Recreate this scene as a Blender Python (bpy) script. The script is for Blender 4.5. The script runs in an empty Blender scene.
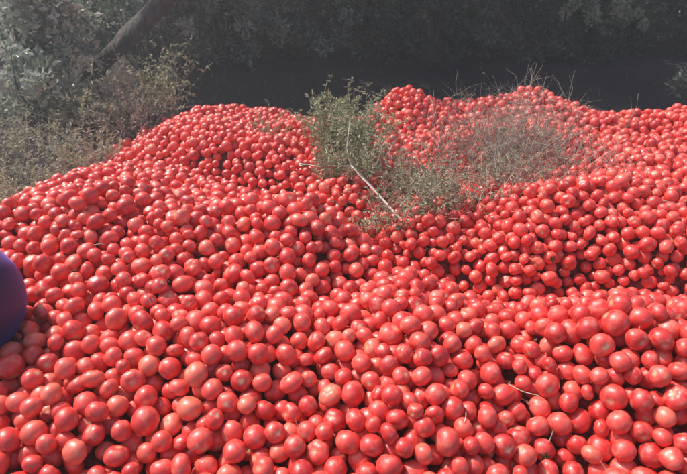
import bpy, math, random
import numpy as np
from mathutils import Vector, noise
random.seed(7); rng=np.random.default_rng(7)
SC=bpy.context.scene

# ---------------------------------------------------------------- helpers
def new_mat(name):
    m=bpy.data.materials.new(name); m.use_nodes=True
    nt=m.node_tree; nt.nodes.clear()
    o=nt.nodes.new('ShaderNodeOutputMaterial')
    return m,nt,o
def N(nt,t,**kw):
    n=nt.nodes.new(t)
    for k,v in kw.items():
        if k in n.inputs: n.inputs[k].default_value=v
        else: setattr(n,k,v)
    return n
def ramp(nt,stops):
    r=nt.nodes.new('ShaderNodeValToRGB'); cr=r.color_ramp
    while len(cr.elements)<len(stops): cr.elements.new(0.5)
    for e,(p,c) in zip(cr.elements,stops): e.position=p; e.color=(*c,1)
    return r
def mesh_obj(name,verts,faces,mat=None,smooth=False,parent=None,attr=None):
    me=bpy.data.meshes.new(name)
    me.from_pydata(verts,[],faces)
    if attr is not None:
        a=me.attributes.new('rnd','FLOAT','POINT'); a.data.foreach_set('value',np.asarray(attr,dtype=np.float32))
    if mat: me.materials.append(mat)
    if smooth: me.polygons.foreach_set('use_smooth',[True]*len(me.polygons))
    ob=bpy.data.objects.new(name,me); SC.collection.objects.link(ob)
    if parent: ob.parent=parent
    return ob
def empty(name,loc=(0,0,0)):
    e=bpy.data.objects.new(name,None); e.location=loc; e.empty_display_size=.2
    SC.collection.objects.link(e); return e
def leaf_material(name,stops,trans=0.3,rough=0.45):
    m,nt,o=new_mat(name)
    a=N(nt,'ShaderNodeAttribute',attribute_name='rnd')
    r=ramp(nt,stops); nt.links.new(a.outputs['Fac'],r.inputs[0])
    p=N(nt,'ShaderNodeBsdfPrincipled'); p.inputs['Roughness'].default_value=rough
    nt.links.new(r.outputs[0],p.inputs['Base Color'])
    if trans>0:
        t=N(nt,'ShaderNodeBsdfTranslucent'); nt.links.new(r.outputs[0],t.inputs[0])
        mx=N(nt,'ShaderNodeMixShader'); mx.inputs[0].default_value=trans
        nt.links.new(p.outputs[0],mx.inputs[1]); nt.links.new(t.outputs[0],mx.inputs[2])
        nt.links.new(mx.outputs[0],o.inputs[0])
    else: nt.links.new(p.outputs[0],o.inputs[0])
    return m

# ---------------------------------------------------------------- terrain / heap height
def smooth(t):
    t=min(1,max(0,t)); return t*t*(3-2*t)
BND=[(-2.35,3.25),(-2.12,3.85),(-1.98,4.6),(-1.75,5.35),(-.9,5.55),(0,5.0),(.5,5.35),(1.8,5.3),(3.0,4.9),(4.6,4.3),(5.0,2.5),(4.4,.9),(3.0,.35),(1.5,.22),(0,.3),(-1.2,.3),(-2.3,.6),(-2.9,1.4),(-2.7,2.5)]
def seg_d(px,py,a,b):
    ax,ay=a; bx,by=b; dx=bx-ax; dy=by-ay
    t=((px-ax)*dx+(py-ay)*dy)/(dx*dx+dy*dy); t=min(1,max(0,t))
    return math.hypot(px-ax-t*dx,py-ay-t*dy)
def sdist(x,y):
    ins=False; d=1e9; n=len(BND)
    for i in range(n):
        a=BND[i]; b=BND[(i+1)%n]
        d=min(d,seg_d(x,y,a,b))
        if (a[1]>y)!=(b[1]>y) and x<(b[0]-a[0])*(y-a[1])/(b[1]-a[1])+a[0]: ins=not ins
    return d if ins else -d
MOUNDS=[(-.8,2.0,.24,.85,.5),(.55,1.38,.10,1.2,.30),(1.5,2.5,.19,.6,.33),(2.5,2.5,.14,.7,.5),
        (.5,4.45,.28,.42,.35),(1.7,4.4,.17,.6,.45),(2.9,3.9,.12,.7,.5),
        (.7,4.9,-.20,5.0,1.1),(-1.35,4.75,.10,.45,.5),(-1.4,1.45,-.14,.4,.4),
        (.75,3.0,-.14,.6,.45),(-1.9,2.6,-.08,.4,.6),(1.6,1.22,.08,.7,.33),(-.9,3.9,.07,.5,.28)]
CREASE=[((-1.7,3.75),(-1.0,3.35)),((-1.0,3.35),(-.44,2.93)),((-.44,2.93),(.0,2.5)),((.0,2.5),(.35,2.12)),((.35,2.12),(.8,1.97)),((.8,1.97),(1.6,1.80)),((1.6,1.80),(2.8,1.66))]
def ground_h(x,y):
    b=.10*noise.noise(Vector((x*.35,y*.35,3)))+.03*noise.noise(Vector((x*1.3,y*1.3,9)))
    b+=.18*smooth((-x-1.2)/2.0)*smooth((y-2.0)/2.5)*(1-smooth((y-9)/6))
    return b
def heap_h(x,y):
    g=ground_h(x,y); s=sdist(x,y)
    if s<=0: return g
    h=.44
    for cx,cy,a,sx,sy in MOUNDS:
        h+=a*math.exp(-((x-cx)/sx)**2-((y-cy)/sy)**2)
    d=min(seg_d(x,y,a,b) for a,b in CREASE)
    h-=.31*math.exp(-(d/.19)**2)
    h+=.11*noise.noise(Vector((x*1.1,y*1.1,1)))+.11*noise.noise(Vector((x*2.6,y*2.6,5)))
    k=smooth(s/.75)
    return g*(1-k)+max(h,g)*k

GX0,GY0,GS=-3.4,-.1,.04; GNX=int(9.0/GS); GNY=int(6.0/GS)
HG=np.zeros((GNX,GNY)); SG=np.zeros((GNX,GNY))
for i in range(GNX):
    for j in range(GNY):
        x=GX0+i*GS; y=GY0+j*GS; HG[i,j]=heap_h(x,y)
        SG[i,j]=sdist(x,y)
HL=HG.tolist(); SL=SG.tolist()
def H(x,y):
    fx=(x-GX0)/GS; fy=(y-GY0)/GS; i=int(fx); j=int(fy)
    if i<0 or j<0 or i>=GNX-1 or j>=GNY-1: return ground_h(x,y)
    fx-=i; fy-=j
    return (HL[i][j]*(1-fx)+HL[i+1][j]*fx)*(1-fy)+(HL[i][j+1]*(1-fx)+HL[i+1][j+1]*fx)*fy
def S(x,y):
    i=int((x-GX0)/GS); j=int((y-GY0)/GS)
    if i<0 or j<0 or i>=GNX-1 or j>=GNY-1: return -1
    return SL[i][j]

# ---------------------------------------------------------------- ground
m_ground,nt,o=new_mat('soil')
tc=N(nt,'ShaderNodeTexCoord')
n1=N(nt,'ShaderNodeTexNoise',Scale=.8,Detail=5); n2=N(nt,'ShaderNodeTexNoise',Scale=14,Detail=6,Roughness=.7)
nt.links.new(tc.outputs['Object'],n1.inputs[0]); nt.links.new(tc.outputs['Object'],n2.inputs[0])
mx=N(nt,'ShaderNodeMath',operation='MULTIPLY_ADD'); mx.inputs[1].default_value=.5
nt.links.new(n1.outputs[0],mx.inputs[0]);
mm=N(nt,'ShaderNodeMath',operation='MULTIPLY'); mm.inputs[1].default_value=.5
nt.links.new(n2.outputs[0],mm.inputs[0]); nt.links.new(mm.outputs[0],mx.inputs[2])
r=ramp(nt,[(.3,(.03,.022,.027)),(.5,(.06,.043,.047)),(.62,(.085,.07,.06)),(.75,(.14,.12,.10))])
nt.links.new(mx.outputs[0],r.inputs[0])
p=N(nt,'ShaderNodeBsdfPrincipled',Roughness=1.0); p.inputs['Specular IOR Level'].default_value=.1; nt.links.new(r.outputs[0],p.inputs['Base Color'])
bp=N(nt,'ShaderNodeBump',Strength=.8,Distance=.03); nt.links.new(n2.outputs[0],bp.inputs['Height']); nt.links.new(bp.outputs[0],p.inputs['Normal'])
nt.links.new(p.outputs[0],o.inputs[0])
n=170
ts=np.linspace(-1,1,n); ax=np.sign(ts)*(np.abs(ts)**3.2)*250+ts*9
V=[];F=[]
for i in range(n):
    for j in range(n):
        x=ax[i]; y=ax[j]+4; V.append((x,y,ground_h(x,y)-.004))
for i in range(n-1):
    for j in range(n-1): a=i*n+j; F.append((a,a+n,a+n+1,a+1))
mesh_obj('ground',V,F,m_ground,True)

# ---------------------------------------------------------------- tomatoes
heap=empty('tomato_heap')
mt,nt,o=new_mat('tomato_skin')
at=N(nt,'ShaderNodeAttribute',attribute_name='ripe',attribute_type='INSTANCER')
r=ramp(nt,[(0,(.50,.014,.014)),(.3,(.74,.036,.030)),(.75,(.82,.080,.060)),(1,(.84,.16,.10))])
nt.links.new(at.outputs['Fac'],r.inputs[0])
tc=N(nt,'ShaderNodeTexCoord')
off=N(nt,'ShaderNodeVectorMath',operation='SCALE'); off.inputs[0].default_value=(37,91,53); nt.links.new(at.outputs['Fac'],off.inputs['Scale'])
ad=N(nt,'ShaderNodeVectorMath',operation='ADD'); nt.links.new(tc.outputs['Object'],ad.inputs[0]); nt.links.new(off.outputs[0],ad.inputs[1])
nz=N(nt,'ShaderNodeTexNoise',Scale=1.4,Detail=2,Roughness=.6); nt.links.new(ad.outputs[0],nz.inputs[0])
hs=N(nt,'ShaderNodeMix',data_type='RGBA')
rr=N(nt,'ShaderNodeMapRange'); rr.inputs[1].default_value=.48; rr.inputs[2].default_value=.75; rr.inputs[3].default_value=0; rr.inputs[4].default_value=.5
nt.links.new(nz.outputs[0],rr.inputs[0]); nt.links.new(rr.outputs[0],hs.inputs[0])
nt.links.new(r.outputs[0],hs.inputs[6]); hs.inputs[7].default_value=(.82,.32,.24,1)
n3=N(nt,'ShaderNodeTexNoise',Scale=4.5,Detail=3,Roughness=.7); nt.links.new(ad.outputs[0],n3.inputs[0])
r3=N(nt,'ShaderNodeMapRange'); r3.inputs[1].default_value=.62; r3.inputs[2].default_value=.72; r3.inputs[3].default_value=0; r3.inputs[4].default_value=.5
nt.links.new(n3.outputs[0],r3.inputs[0])
br=N(nt,'ShaderNodeMix',data_type='RGBA'); nt.links.new(r3.outputs[0],br.inputs[0]); nt.links.new(hs.outputs[2],br.inputs[6]); br.inputs[7].default_value=(.30,.06,.04,1)
sa=N(nt,'ShaderNodeAttribute',attribute_name='rnd')
sm=N(nt,'ShaderNodeMix',data_type='RGBA'); nt.links.new(sa.outputs['Fac'],sm.inputs[0]); nt.links.new(br.outputs[2],sm.inputs[6]); sm.inputs[7].default_value=(.62,.46,.28,1)
p=N(nt,'ShaderNodeBsdfPrincipled',Roughness=.4)
p.inputs['Specular IOR Level'].default_value=.85
rg=N(nt,'ShaderNodeMapRange'); rg.inputs[1].default_value=.3; rg.inputs[2].default_value=.7; rg.inputs[3].default_value=.30; rg.inputs[4].default_value=.58
nt.links.new(n3.outputs[0],rg.inputs[0]); nt.links.new(rg.outputs[0],p.inputs['Roughness'])
nt.links.new(sm.outputs[2],p.inputs['Base Color']); nt.links.new(p.outputs[0],o.inputs[0])
mcal,nt,o=new_mat('calyx')
p=N(nt,'ShaderNodeBsdfPrincipled',Roughness=.7); p.inputs['Base Color'].default_value=(.08,.12,.03,1); nt.links.new(p.outputs[0],o.inputs[0])

tom_coll=bpy.data.collections.new('tomato_variants')
def tomato(name,oblate,lobes,lobe_amp,dimple,elong=0,calyx=False,sq=1.0,dent=0.0):
    nu,nv=24,16; V=[];F=[];A=[]
    dv=Vector((.8,.5,-.1)).normalized()
    for j in range(nv+1):
        th=math.pi*j/nv
        for i in range(nu):
            ph=2*math.pi*i/nu
            st=math.sin(th)
            rad=1+lobe_amp*math.cos(lobes*ph+.6)*st*(.4+.6*max(0,math.cos(th)))
            rad*=1-dimple*math.exp(-(th/.36)**2)-.03*math.exp(-((math.pi-th)/.3)**2)
            z=math.cos(th)*oblate*(1+elong*(math.cos(th)<0))
            w=Vector((st*math.cos(ph),st*math.sin(ph),math.cos(th))).dot(dv)
            rad*=1-dent*smooth((w-.55)/.45)
            V.append((rad*st*math.cos(ph)+.07*z*(lobes%3-1),rad*st*math.sin(ph)*sq,rad*z)); A.append(.9*math.exp(-(th/.22)**4) if dimple>.07 else .5*math.exp(-(th/.12)**4))
    for j in range(nv):
        for i in range(nu):
            a=j*nu+i; b=j*nu+(i+1)%nu; F.append((a,a+nu,b+nu,b))
    nb=len(F)
    if calyx:
        z0=oblate*(1-dimple)
        for k in range(5):
            a0=k*2*math.pi/5+.2; b0=len(V)
            L=.62+.1*math.sin(k*3)
            for t,w,dz in [(0.03,.05,.03),(.3,.13,.1),(L,.015,.02 if k%2 else .16)]:
                for sgn in(-1,1):
                    V.append((math.cos(a0)*t-math.sin(a0)*w*sgn,math.sin(a0)*t+math.cos(a0)*w*sgn,z0+dz-(0 if t<.4 else .08))); A.append(0)
            F.append((b0,b0+1,b0+3,b0+2)); F.append((b0+2,b0+3,b0+5,b0+4))
        b0=len(V)
        for q,(zz,rd) in enumerate([(0,.05),(.28,.035)]):
            for k in range(5):
                V.append((math.cos(k*1.257)*rd+.06*q,math.sin(k*1.257)*rd,z0+zz)); A.append(0)
        for k in range(5): F.append((b0+k,b0+(k+1)%5,b0+5+(k+1)%5,b0+5+k))
    me=bpy.data.meshes.new(name); me.from_pydata(V,[],F); me.materials.append(mt); me.materials.append(mcal)
    a=me.attributes.new('rnd','FLOAT','POINT'); a.data.foreach_set('value',A)
    for i,pl in enumerate(me.polygons):
        pl.use_smooth=True; pl.material_index=0 if i<nb else 1
    ob=bpy.data.objects.new(name,me); tom_coll.objects.link(ob)
VARS=[('tomato_a',.84,5,.035,.17,0,False,.94,.0),('tomato_b',.94,4,.025,.08,0,False,1.05,.06),('tomato_c',.76,6,.06,.26,0,False,1.06,0),('tomato_d',.92,5,.03,.18,.18,False,.92,.1),('tomato_e',.88,5,.03,.15,0,True,1,0),('tomato_f',.82,3,.05,.14,.08,False,.95,.08)]
for v in VARS: tomato(*v)

CS=.09; cells={}; P=[]
BR=.222; BX,BY=-1.295,1.42; BZ=.73      # unidentified purple object
def zat(x,y,r):
    z=H(x,y)+r*.95
    ci=int(x//CS); cj=int(y//CS)
    for a in (ci-1,ci,ci+1):
        for b in (cj-1,cj,cj+1):
            c=cells.get((a,b))
            if c:
                for (qx,qy,qz,qr) in c:
                    d2=(qx-x)**2+(qy-y)**2; R=(r+qr)*.95
                    if d2<R*R:
                        zz=qz+math.sqrt(R*R-d2)
                        if zz>z: z=zz
    return z
def add(x,y,z,r):
    if (x-BX)**2+(y-BY)**2+(z-BZ)**2<(BR*.97+r)**2: return
    cells.setdefault((int(x//CS),int(y//CS)),[]).append((x,y,z,r)); P.append((x,y,z,r))
U=random.random
def settle(x,y,r,steps=((.045,7),(.022,6),(.01,5))):
    z=zat(x,y,r)
    for st,k in steps:
        for _ in range(k):
            a=U()*6.2832; nx=x+st*math.cos(a); ny=y+st*math.sin(a); nz=zat(nx,ny,r)
            if nz-H(nx,ny)*.9<z-H(x,y)*.9: x,y,z=nx,ny,nz
    return x,y,z
for lim,nt_ in ((.05,13000),(.103,21500)):
    for _ in range(nt_):
        x=-3.0+U()*8.0; y=.15+U()*5.5; s=S(x,y)
        if s<0: continue
        if s<.12 and U()>s/.12+.3: continue
        r=min(.040,max(.022,random.gauss(.0308,.0037)))
        x,y,z=settle(x,y,r)
        if z-H(x,y)<=lim*(1 if s>.3 else .75): add(x,y,z,r)
for _ in range(900):
    x=-3.0+U()*8.0; y=.15+U()*5.6; s=S(x,y)
    if -.3<s<0 and U()<math.exp(s/.1):
        r=random.gauss(.031,.003); z=zat(x,y,r)
        if z-H(x,y)<.05: add(x,y,z,r)
print('TOMATOES',len(P))
me=bpy.data.meshes.new('tomatoes'); me.from_pydata([q[:3] for q in P],[],[])
def fa(name,typ,data,fld='value'):
    a=me.attributes.new(name,typ,'POINT'); a.data.foreach_set(fld,data)
nP=len(P)
fa('ripe','FLOAT',np.clip(rng.beta(1.4,1.5,nP),0,1).astype(np.float32))
fa('rad','FLOAT',np.array([q[3]*1.05 for q in P],dtype=np.float32))
rot=np.zeros((nP,3),dtype=np.float32); rot[:,0]=rng.random(nP)*6.28; rot[:,1]=rng.normal(0,.9,nP); rot[:,2]=rng.random(nP)*6.28
fa('rot','FLOAT_VECTOR',rot.ravel(),'vector')
idx=rng.choice([0,1,2,3,4,5],nP,p=[.27,.22,.165,.14,.005,.20]); fa('var','INT',idx.astype(np.int32))
tob=bpy.data.objects.new('tomatoes',me); SC.collection.objects.link(tob); tob.parent=heap
ng=bpy.data.node_groups.new('scatter_tomatoes','GeometryNodeTree')
ng.interface.new_socket('Geometry',in_out='INPUT',socket_type='NodeSocketGeometry'); ng.interface.new_socket('Geometry',in_out='OUTPUT',socket_type='NodeSocketGeometry')
gi=ng.nodes.new('NodeGroupInput'); go=ng.nodes.new('NodeGroupOutput')
ip=ng.nodes.new('GeometryNodeInstanceOnPoints'); ci=ng.nodes.new('GeometryNodeCollectionInfo')
ci.inputs[0].default_value=tom_coll; ci.inputs['Separate Children'].default_value=True; ci.inputs['Reset Children'].default_value=True
def na(nm,t):
    q=ng.nodes.new('GeometryNodeInputNamedAttribute'); q.data_type=t; q.inputs[0].default_value=nm; return q
ng.links.new(gi.outputs[0],ip.inputs['Points']); ng.links.new(ci.outputs[0],ip.inputs['Instance'])
ip.inputs['Pick Instance'].default_value=True
ng.links.new(na('var','INT').outputs[0],ip.inputs['Instance Index'])
er=ng.nodes.new('FunctionNodeEulerToRotation'); ng.links.new(na('rot','FLOAT_VECTOR').outputs[0],er.inputs[0]); ng.links.new(er.outputs[0],ip.inputs['Rotation'])
ng.links.new(na('rad','FLOAT').outputs[0],ip.inputs['Scale'])
ng.links.new(ip.outputs[0],go.inputs[0])
md=tob.modifiers.new('scatter','NODES'); md.node_group=ng

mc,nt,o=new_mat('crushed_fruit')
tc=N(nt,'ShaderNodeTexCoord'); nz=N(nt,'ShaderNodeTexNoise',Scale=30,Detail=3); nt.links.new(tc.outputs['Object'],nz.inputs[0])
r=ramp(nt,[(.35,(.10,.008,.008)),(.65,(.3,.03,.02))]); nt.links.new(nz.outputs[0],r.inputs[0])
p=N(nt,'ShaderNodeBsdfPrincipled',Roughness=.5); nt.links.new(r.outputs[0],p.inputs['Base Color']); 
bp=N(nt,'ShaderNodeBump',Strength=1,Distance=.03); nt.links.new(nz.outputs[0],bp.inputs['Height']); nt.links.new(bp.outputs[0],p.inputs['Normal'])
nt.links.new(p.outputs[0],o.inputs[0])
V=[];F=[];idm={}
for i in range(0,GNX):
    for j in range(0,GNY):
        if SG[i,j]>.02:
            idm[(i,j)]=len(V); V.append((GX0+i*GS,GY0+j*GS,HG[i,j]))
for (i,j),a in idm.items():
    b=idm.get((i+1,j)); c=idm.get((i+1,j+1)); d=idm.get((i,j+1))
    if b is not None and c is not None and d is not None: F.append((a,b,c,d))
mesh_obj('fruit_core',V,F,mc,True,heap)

# ---------------------------------------------------------------- vegetation builders
class Buf:
    def __init__(s): s.V=[];s.F=[];s.A=[]
    def leaf(s,c,d,L,W,val,fold=.25):
        d=Vector(d).normalized(); u=d.cross(Vector((random.gauss(0,1),random.gauss(0,1),random.gauss(0,1))))
        if u.length<1e-4: return
        u.normalize(); nn=d.cross(u); b=len(s.V); c=Vector(c)
        for q in (c, c+d*L*.45+u*W*.5+nn*W*fold, c+d*L-nn*L*.12, c+d*L*.45-u*W*.5+nn*W*fold):
            s.V.append(q[:])
        s.F+=[(b,b+1,b+2),(b,b+2,b+3)]; s.A+=[val]*4
    def tube(s,pts,r0,r1,val,k=4):
        b=len(s.V); n=len(pts)
        for i,p in enumerate(pts):
            p=Vector(p); t=(Vector(pts[min(i+1,n-1)])-Vector(pts[max(i-1,0)])).normalized()
            u=t.orthogonal().normalized(); w=t.cross(u); r=r0+(r1-r0)*i/(n-1)
            for q in range(k):
                a=q*2*math.pi/k; s.V.append((p+u*r*math.cos(a)+w*r*math.sin(a))[:]); s.A.append(val)
        for i in range(n-1):
            for q in range(k):
                a=b+i*k+q; c=b+i*k+(q+1)%k; s.F.append((a,c,c+k,a+k))
def walk(p,d,L,n,wob,grav=0):
    p=Vector(p); d=Vector(d).normalized(); out=[p.copy()]
    for _ in range(n):
        d=(d+Vector((random.gauss(0,wob),random.gauss(0,wob),random.gauss(0,wob)-grav))).normalized()
        p=p+d*L/n; out.append(p.copy())
    return out
def rdir(up=0):
    return Vector((random.gauss(0,1),random.gauss(0,1),random.gauss(0,1)*.8+up)).normalized()

m_bark,nt,o=new_mat('bark')
tc=N(nt,'ShaderNodeTexCoord'); nz=N(nt,'ShaderNodeTexNoise',Scale=9,Detail=6,Distortion=1.5); 
mp=N(nt,'ShaderNodeMapping'); mp.inputs['Scale'].default_value=(2,2,.5); nt.links.new(tc.outputs['Object'],mp.inputs[0]); nt.links.new(mp.outputs[0],nz.inputs[0])
r=ramp(nt,[(.35,(.03,.026,.025)),(.65,(.10,.085,.078))]); nt.links.new(nz.outputs[0],r.inputs[0])
p=N(nt,'ShaderNodeBsdfPrincipled',Roughness=.9); nt.links.new(r.outputs[0],p.inputs['Base Color'])
bp=N(nt,'ShaderNodeBump',Strength=.9,Distance=.03); nt.links.new(nz.outputs[0],bp.inputs['Height']); nt.links.new(bp.outputs[0],p.inputs['Normal']); nt.links.new(p.outputs[0],o.inputs[0])

m_leaf=leaf_material('foliage',[(0,(.035,.055,.03)),(.5,(.085,.115,.065)),(1,(.18,.21,.13))],0,.42)
m_bush=leaf_material('bush_foliage',[(0,(.07,.10,.06)),(.5,(.25,.29,.21)),(1,(.55,.59,.50))],.25,.34)
m_weed=leaf_material('weed_foliage',[(0,(.15,.16,.08)),(.5,(.33,.35,.20)),(1,(.55,.53,.38))],.25,.6)
m_dry=leaf_material('dry_stems',[(0,(.18,.14,.125)),(.5,(.40,.34,.28)),(1,(.62,.56,.47))],0,.7)

def bush(name,clumps,dens,ls,mat,aspect=.5,tone0=.45,fill=70):
    e=empty(name); B=Buf(); W=Buf()
    for (cx,cy,cz,rx,ry,rz) in clumps:
        n=int(dens*(rx*ry+ry*rz+rx*rz))
        subs=[(Vector((cx,cy,cz))+Vector((v.x*rx,v.y*ry,v.z*rz))*random.uniform(.35,1.0),random.uniform(.18,.42)*min(rx,ry,rz,1.0)) for v in (rdir(.1) for _ in range(max(8,int(n/fill))))]
        g0=Vector((cx+random.gauss(0,.1),cy+random.gauss(0,.1),ground_h(cx,cy)-.05))
        for c,rr in subs:
            if random.random()<.5: 
                mid=(g0+c)/2+Vector((random.gauss(0,.1),random.gauss(0,.1),.1)); W.tube([g0,mid,c],.012,.003,.3)
            tone=random.gauss(tone0,.24)
            for _ in range(fill):
                v=rdir(); q=c+v*rr*random.random()**.4
                if q.z<ground_h(q.x,q.y): continue
                B.leaf(q,v+rdir(.3)*.9,ls*random.uniform(.6,1.3),ls*aspect*random.uniform(.7,1.2),min(1,max(0,tone+random.gauss(0,.2))))
    mesh_obj('leaves',B.V,B.F,mat,False,e,B.A)
    if W.V: mesh_obj('twigs',W.V,W.F,m_bark,False,e,W.A)
    return e

bush('leafy_bush',[(-3.2,5.7,.95,.8,.5,.85),(-2.4,6.7,.8,.7,.35,.75),(-4.0,4.9,.5,.6,.5,.45),(-2.95,5.1,.45,.55,.35,.42),(-1.75,6.9,1.25,.5,.3,.45)],2500,.080,m_bush,.5,.7)  # leaf tone raised to paint sunlight onto this bush
bush('leafy_bush',[(-1.5,8.1,.75,.8,.5,.8),(-2.6,8.0,1.0,.9,.6,1.1),(-.4,8.4,.8,.8,.5,.7),(.6,8.7,.8,.8,.5,.7)],2300,.075,m_bush,.5,.5)
bush('hedge',[(-4.5+i*1.0,8.8+.25*math.sin(i*2.2),.7+.2*math.sin(i*1.3),.8,.45,.9+.15*math.cos(i)) for i in range(13)],2600,.09,m_leaf,.55,.5)
bush('hedge',[(-6.5+i*1.5,11.4+.3*math.sin(i*2.2),1.2,1.1,.5,1.4) for i in range(12)],1300,.13,m_leaf,.55,.4)
bush('leafy_bush',[(3.35,8.0,.85,.45,.25,.28),(3.9,8.1,.6,.4,.25,.3)],1700,.06,m_weed,.5,.7)  # pale leaf colour paints a bright spot into the shaded hedge
bush('leafy_bush',[(3.9,5.9,.2,.4,.3,.25),(5.0,6.3,.3,.6,.4,.35)],1300,.07,m_bush)

def tree(name,x,y,h,cr,lean=(0,0),leaves=3600,tr=.13):
    e=empty(name); W=Buf(); B=Buf(); z0=ground_h(x,y)-.1
    tp=[]
    for i in range(9):
        t=i/8; tp.append(Vector((x+lean[0]*t**1.2+.06*math.sin(i*1.7+x),y+lean[1]*t+.06*math.cos(i*2.1+y),z0+t*h*.62)))
    W.tube(tp,tr*1.25,tr*.5,.5,10)
    tips=[]
    for k in range(9):
        st=tp[random.randint(4,8)] if lean[0]<1.5 else tp[random.randint(6,8)]; a=k*.7+random.random()
        pts=walk(st,(math.cos(a),math.sin(a),.55),cr*random.uniform(.7,1.05),6,.18,-.03)
        W.tube(pts,tr*.38,tr*.1,.5,6); tips+=pts[2:]
        for _ in range(3):
            q=walk(random.choice(pts[2:]),rdir(.4),cr*.45,4,.2); W.tube(q,tr*.12,.008,.5,4); tips+=q[1:]
    per=leaves//len(tips)
    for c in tips:
        tone=random.gauss(.5,.2); rr=cr*random.uniform(.12,.26)
        for _ in range(per):
            v=rdir(); B.leaf(c+v*rr*random.random()**.5,v+rdir()*.8,random.uniform(.15,.25),random.uniform(.09,.15),min(1,max(0,tone+random.gauss(0,.2))))
    mesh_obj('trunk',W.V,W.F,m_bark,True,e); mesh_obj('crown',B.V,B.F,m_leaf,False,e,B.A)
for (x,y,h,cr,l) in [(-6.6,11.6,6.0,2.6,(.2,0)),(-3.2,10.6,6.8,2.9,(.2,-.6)),(-.6,10.2,6.2,2.8,(-.2,-.8)),(2.0,10.3,6.3,2.8,(-.2,-.8)),(4.8,10.2,6.5,2.9,(-.1,-.7)),(7.8,10.2,6.5,2.8,(0,0)),
    (-9,14,7,3,(0,0)),(-4.2,14,7.5,3,(0,0)),(-.8,14.2,7.5,3,(.3,0)),(2.4,14.5,7.8,3.1,(0,0)),(6,14.5,7.5,3,(-.2,0)),(10.5,13,7.5,3.2,(0,0)),
    (-3.0,8.9,5.4,1.8,(-.1,-.5)),(1.3,8.9,5.4,1.8,(-.2,-.7))]:  # these last two trees added to shade sunlit ground patches
    tree('shade_tree',x,y,h,cr,l,leaves=4600,tr=.15)
tree('leaning_tree',-2.95,5.95,4.3,1.3,(3.0,.9),leaves=1100,tr=.10)

B=Buf()
for _ in range(420):
    a=random.uniform(-1.35,1.35); R=random.uniform(21,34); cx=R*math.sin(a); cy=4+R*math.cos(a); cz=random.uniform(.2,8)
    tone=random.gauss(.4,.2)
    for _ in range(45):
        v=rdir(); B.leaf(Vector((cx,cy,cz))+v*random.random()**.4*1.7,v+rdir(),.6,.4,min(1,max(0,tone+random.gauss(0,.2))))
mesh_obj('distant_trees',B.V,B.F,m_leaf,False,None,B.A)

# ---------------------------------------------------------------- weeds
def weed(name,cx,cy,rad,n,h,mat_s,leafy=0.0,lean=.35,tone=.5,ls=.03,branch=3,r=.0022):
    e=empty(name); W=Buf(); B=Buf()
    for _ in range(n):
        a=U()*6.283; q=rad*math.sqrt(U()); x=cx+q*math.cos(a); y=cy+q*math.sin(a)
        p=Vector((x,y,H(x,y)+.02)); d=(random.gauss(0,lean)+.3*math.cos(a),random.gauss(0,lean)+.3*math.sin(a),1)
        L=h*random.uniform(.45,1.15); pts=walk(p,d,L,7,.13,.02); tn=min(1,max(0,random.gauss(tone,.22)))
        W.tube(pts,r*random.uniform(.7,1.3),r*.35,tn,3)
        for _ in range(branch):
            s=random.choice(pts[2:]); bb=walk(s,rdir(.6),L*random.uniform(.15,.4),4,.2); W.tube(bb,r*.5,r*.25,tn,3)
            if leafy:
                for b in bb[1:]:
                    for _ in range(int(leafy)+(U()<leafy%1)): B.leaf(b,rdir(.3),ls*random.uniform(.6,1.4),ls*.35,min(1,max(0,random.gauss(tone,.25))))
        if leafy:
            for s in pts[1:]:
                for _ in range(int(leafy)+(U()<leafy%1)): B.leaf(s,rdir(.3),ls*random.uniform(.7,1.6),ls*.35,min(1,max(0,random.gauss(tone,.25))))
    mesh_obj('stems',W.V,W.F,mat_s,False,e,W.A)
    if B.V: mesh_obj('leaves',B.V,B.F,m_weed,False,e,B.A)
weed('green_weed',.0,3.5,.14,120,.44,m_weed,2.4,.13,.6,.030)
weed('green_weed',.03,3.1,.14,80,.32,m_weed,1.8,.25,.62,.026)
weed('dry_grass_clump',.34,2.68,.22,170,.26,m_dry,.9,.5,.5,.026)
weed('dry_grass_clump',.40,3.05,.24,140,.34,m_dry,.6,.4,.48,.026)
weed('dry_grass_clump',.76,2.85,.28,170,.32,m_dry,.4,.4,.42,.026)
weed('twiggy_weed',1.12,3.15,.30,190,.46,m_dry,0.15,.3,.36,.018,9,.0021)
weed('twiggy_weed',.90,3.45,.26,130,.46,m_dry,.12,.26,.36,.018,9,.0021)
weed('twiggy_weed',1.3,3.5,.22,60,.34,m_dry,.12,.28,.36,.018,9,.002)
weed('twiggy_weed',1.45,2.95,.20,45,.28,m_dry,.1,.3,.38,.018,7,.0019)
weed('green_weed',.25,3.95,.12,20,.24,m_weed,1.0,.3,.6,.028)
weed('twiggy_weed',-.5,3.8,.12,30,.24,m_weed,.7,.4,.5,.025)
for (x,y,rd,nn,h) in [(-2.3,3.6,.25,120,.24),(-2.7,3.4,.3,120,.24),(-2.12,4.2,.22,90,.36),(-2.6,4.3,.4,100,.32),(-2.05,5.0,.2,60,.46),(-2.5,5.1,.4,60,.5),(-3.1,4.2,.5,110,.3),(-3.2,3.2,.4,100,.25)]:
    weed('dry_grass_clump',x,y,rd,nn,h,m_dry,.5,.4,.7,.035)
weed('green_weed',-1.95,5.5,.22,36,.65,m_weed,1.8,.2,.6,.045)
weed('green_weed',-2.45,5.0,.3,36,.6,m_weed,1.8,.25,.65,.045)
weed('green_weed',4.0,5.3,.4,60,.5,m_weed,1.6,.3,.5,.04)

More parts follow.
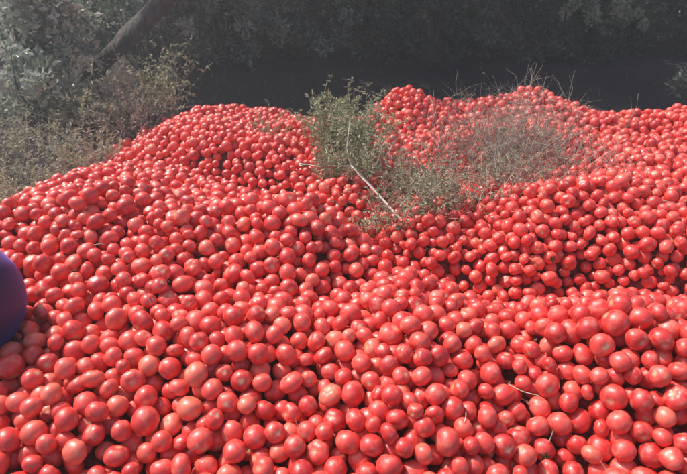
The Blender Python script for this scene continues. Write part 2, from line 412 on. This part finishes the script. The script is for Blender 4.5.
e=empty('dead_branch'); W=Buf()
def hz(x,y,o): return (x,y,H(x,y)+o)
W.tube([hz(-.28,3.22,.12),hz(-.12,3.05,.18),hz(.05,2.9,.19),hz(.2,2.7,.18),hz(.3,2.5,.11)],.011,.006,.9,6)
W.tube([hz(.05,2.95,.15),hz(.02,3.08,.27),hz(.04,3.2,.40)],.006,.003,.9,5)
W.tube([hz(.2,2.75,.11),hz(.33,2.8,.16),hz(.5,2.72,.16)],.005,.002,.7,5)
mesh_obj('branch',W.V,W.F,m_dry,True,e,W.A)

W=Buf()
for _ in range(320):
    x=random.uniform(-2.2,2.8); y=random.uniform(.7,4.8)
    if U()>(1.0 if y<1.3 or 2.3<y<4.2 and x>-.3 else .3): continue
    z=zat(x,y,.002)+.003
    W.tube(walk((x,y,z),(random.gauss(0,1),random.gauss(0,1),.0),random.uniform(.04,.12),4,.12,.04),.0014,.0007,U(),3)
mesh_obj('straw_litter',W.V,W.F,m_dry,False,None,W.A)
W=Buf()
for _ in range(7000):
    x=random.uniform(-7,7.5); y=random.uniform(-.5,12)
    if S(x,y)>-.03 : continue
    if U()<.85*(1 if x>-1.5 and y>5.3 else 0): continue
    h=random.uniform(.04,.16); p=Vector((x,y,ground_h(x,y)-.01)); 
    W.tube(walk(p,(random.gauss(0,.5),random.gauss(0,.5),1),h,3,.15,.08),.003,.0008,min(1,max(0,random.gauss(.35,.25))),3)
mesh_obj('ground_grass',W.V,W.F,m_weed,False,None,W.A)

# ---------------------------------------------------------------- unidentified purple object, its inflated knotted shape a guess
mb,nt,o=new_mat('purple_skin')
p=N(nt,'ShaderNodeBsdfPrincipled',Roughness=.5); p.inputs['Base Color'].default_value=(.020,.015,.06,1)
p.inputs['Sheen Weight'].default_value=.5; p.inputs['Sheen Tint'].default_value=(.5,.3,1,1)
nt.links.new(p.outputs[0],o.inputs[0])
R=BR
e=empty('purple_object',(BX,BY,BZ))
V=[];F=[];nu,nv=40,28
prof=[]
for j in range(nv+1):
    th=math.pi*j/nv; rr=R*math.sin(th)*(1-.10*smooth((th-1.6)/1.5)); zz=R*math.cos(th)*(1.0 if th<1.57 else 1.14); prof.append((max(rr,.0005 if j==0 else .008),zz))
prof+=[(.007,-R*1.16),(.012,-R*1.19),(.008,-R*1.22),(.016,-R*1.27),(.024,-R*1.30)]
for rr,zz in prof:
    for i in range(nu): a=i*2*math.pi/nu; V.append((rr*math.cos(a),rr*math.sin(a),zz))
for j in range(len(prof)-1):
    for i in range(nu): a=j*nu+i; b=j*nu+(i+1)%nu; F.append((a,a+nu,b+nu,b))
b=mesh_obj('envelope',V,F,mb,True,e)
e.rotation_euler=(0,math.radians(68),math.radians(35))

# ---------------------------------------------------------------- added scatter volume imitating veiling lens glare
mh,nt,o=new_mat('veil_scatter')
vs=N(nt,'ShaderNodeVolumeScatter'); vs.inputs['Density'].default_value=.012; vs.inputs['Color'].default_value=(.93,.95,1,1); vs.inputs['Anisotropy'].default_value=.3
nt.links.new(vs.outputs[0],o.inputs['Volume'])
x0,x1,y0,y1,z0,z1=-25,25,-8,40,-1.5,5
V=[(x,y,z) for z in (z0,z1) for x,y in ((x0,y0),(x1,y0),(x1,y1),(x0,y1))]
mesh_obj('glare_veil',V,[(0,3,2,1),(4,5,6,7),(0,1,5,4),(1,2,6,5),(2,3,7,6),(3,0,4,7)],mh)

# ---------------------------------------------------------------- light
sd=Vector((-.78,.5,0)).normalized(); el=math.radians(52)
sd=Vector((sd.x*math.cos(el),sd.y*math.cos(el),math.sin(el)))
w=bpy.data.worlds.new('World'); SC.world=w; w.use_nodes=True; nt=w.node_tree
bg=nt.nodes['Background']; sk=nt.nodes.new('ShaderNodeTexSky'); sk.sky_type='NISHITA'; sk.sun_disc=False
sk.sun_elevation=el; sk.sun_rotation=math.atan2(sd.x,sd.y); sk.dust_density=3.0
nt.links.new(sk.outputs[0],bg.inputs[0]); bg.inputs[1].default_value=.15
L=bpy.data.lights.new('sun','SUN'); L.energy=5.0; L.angle=math.radians(.5); L.color=(1,.95,.87)
lo=bpy.data.objects.new('sun',L); SC.collection.objects.link(lo); lo.rotation_euler=sd.to_track_quat('Z','Y').to_euler()

cam=bpy.data.cameras.new('camera'); co=bpy.data.objects.new('camera',cam); SC.collection.objects.link(co)
co.location=(0,0,1.8); co.rotation_euler=(math.radians(60),0,0); cam.sensor_width=36; cam.lens=28.2; cam.clip_end=1000; cam.clip_start=.05
cam.dof.use_dof=True; cam.dof.focus_distance=2.3; cam.dof.aperture_fstop=3.6
SC.camera=co
SC.view_settings.view_transform='Standard'; SC.view_settings.look='None'; SC.view_settings.exposure=0
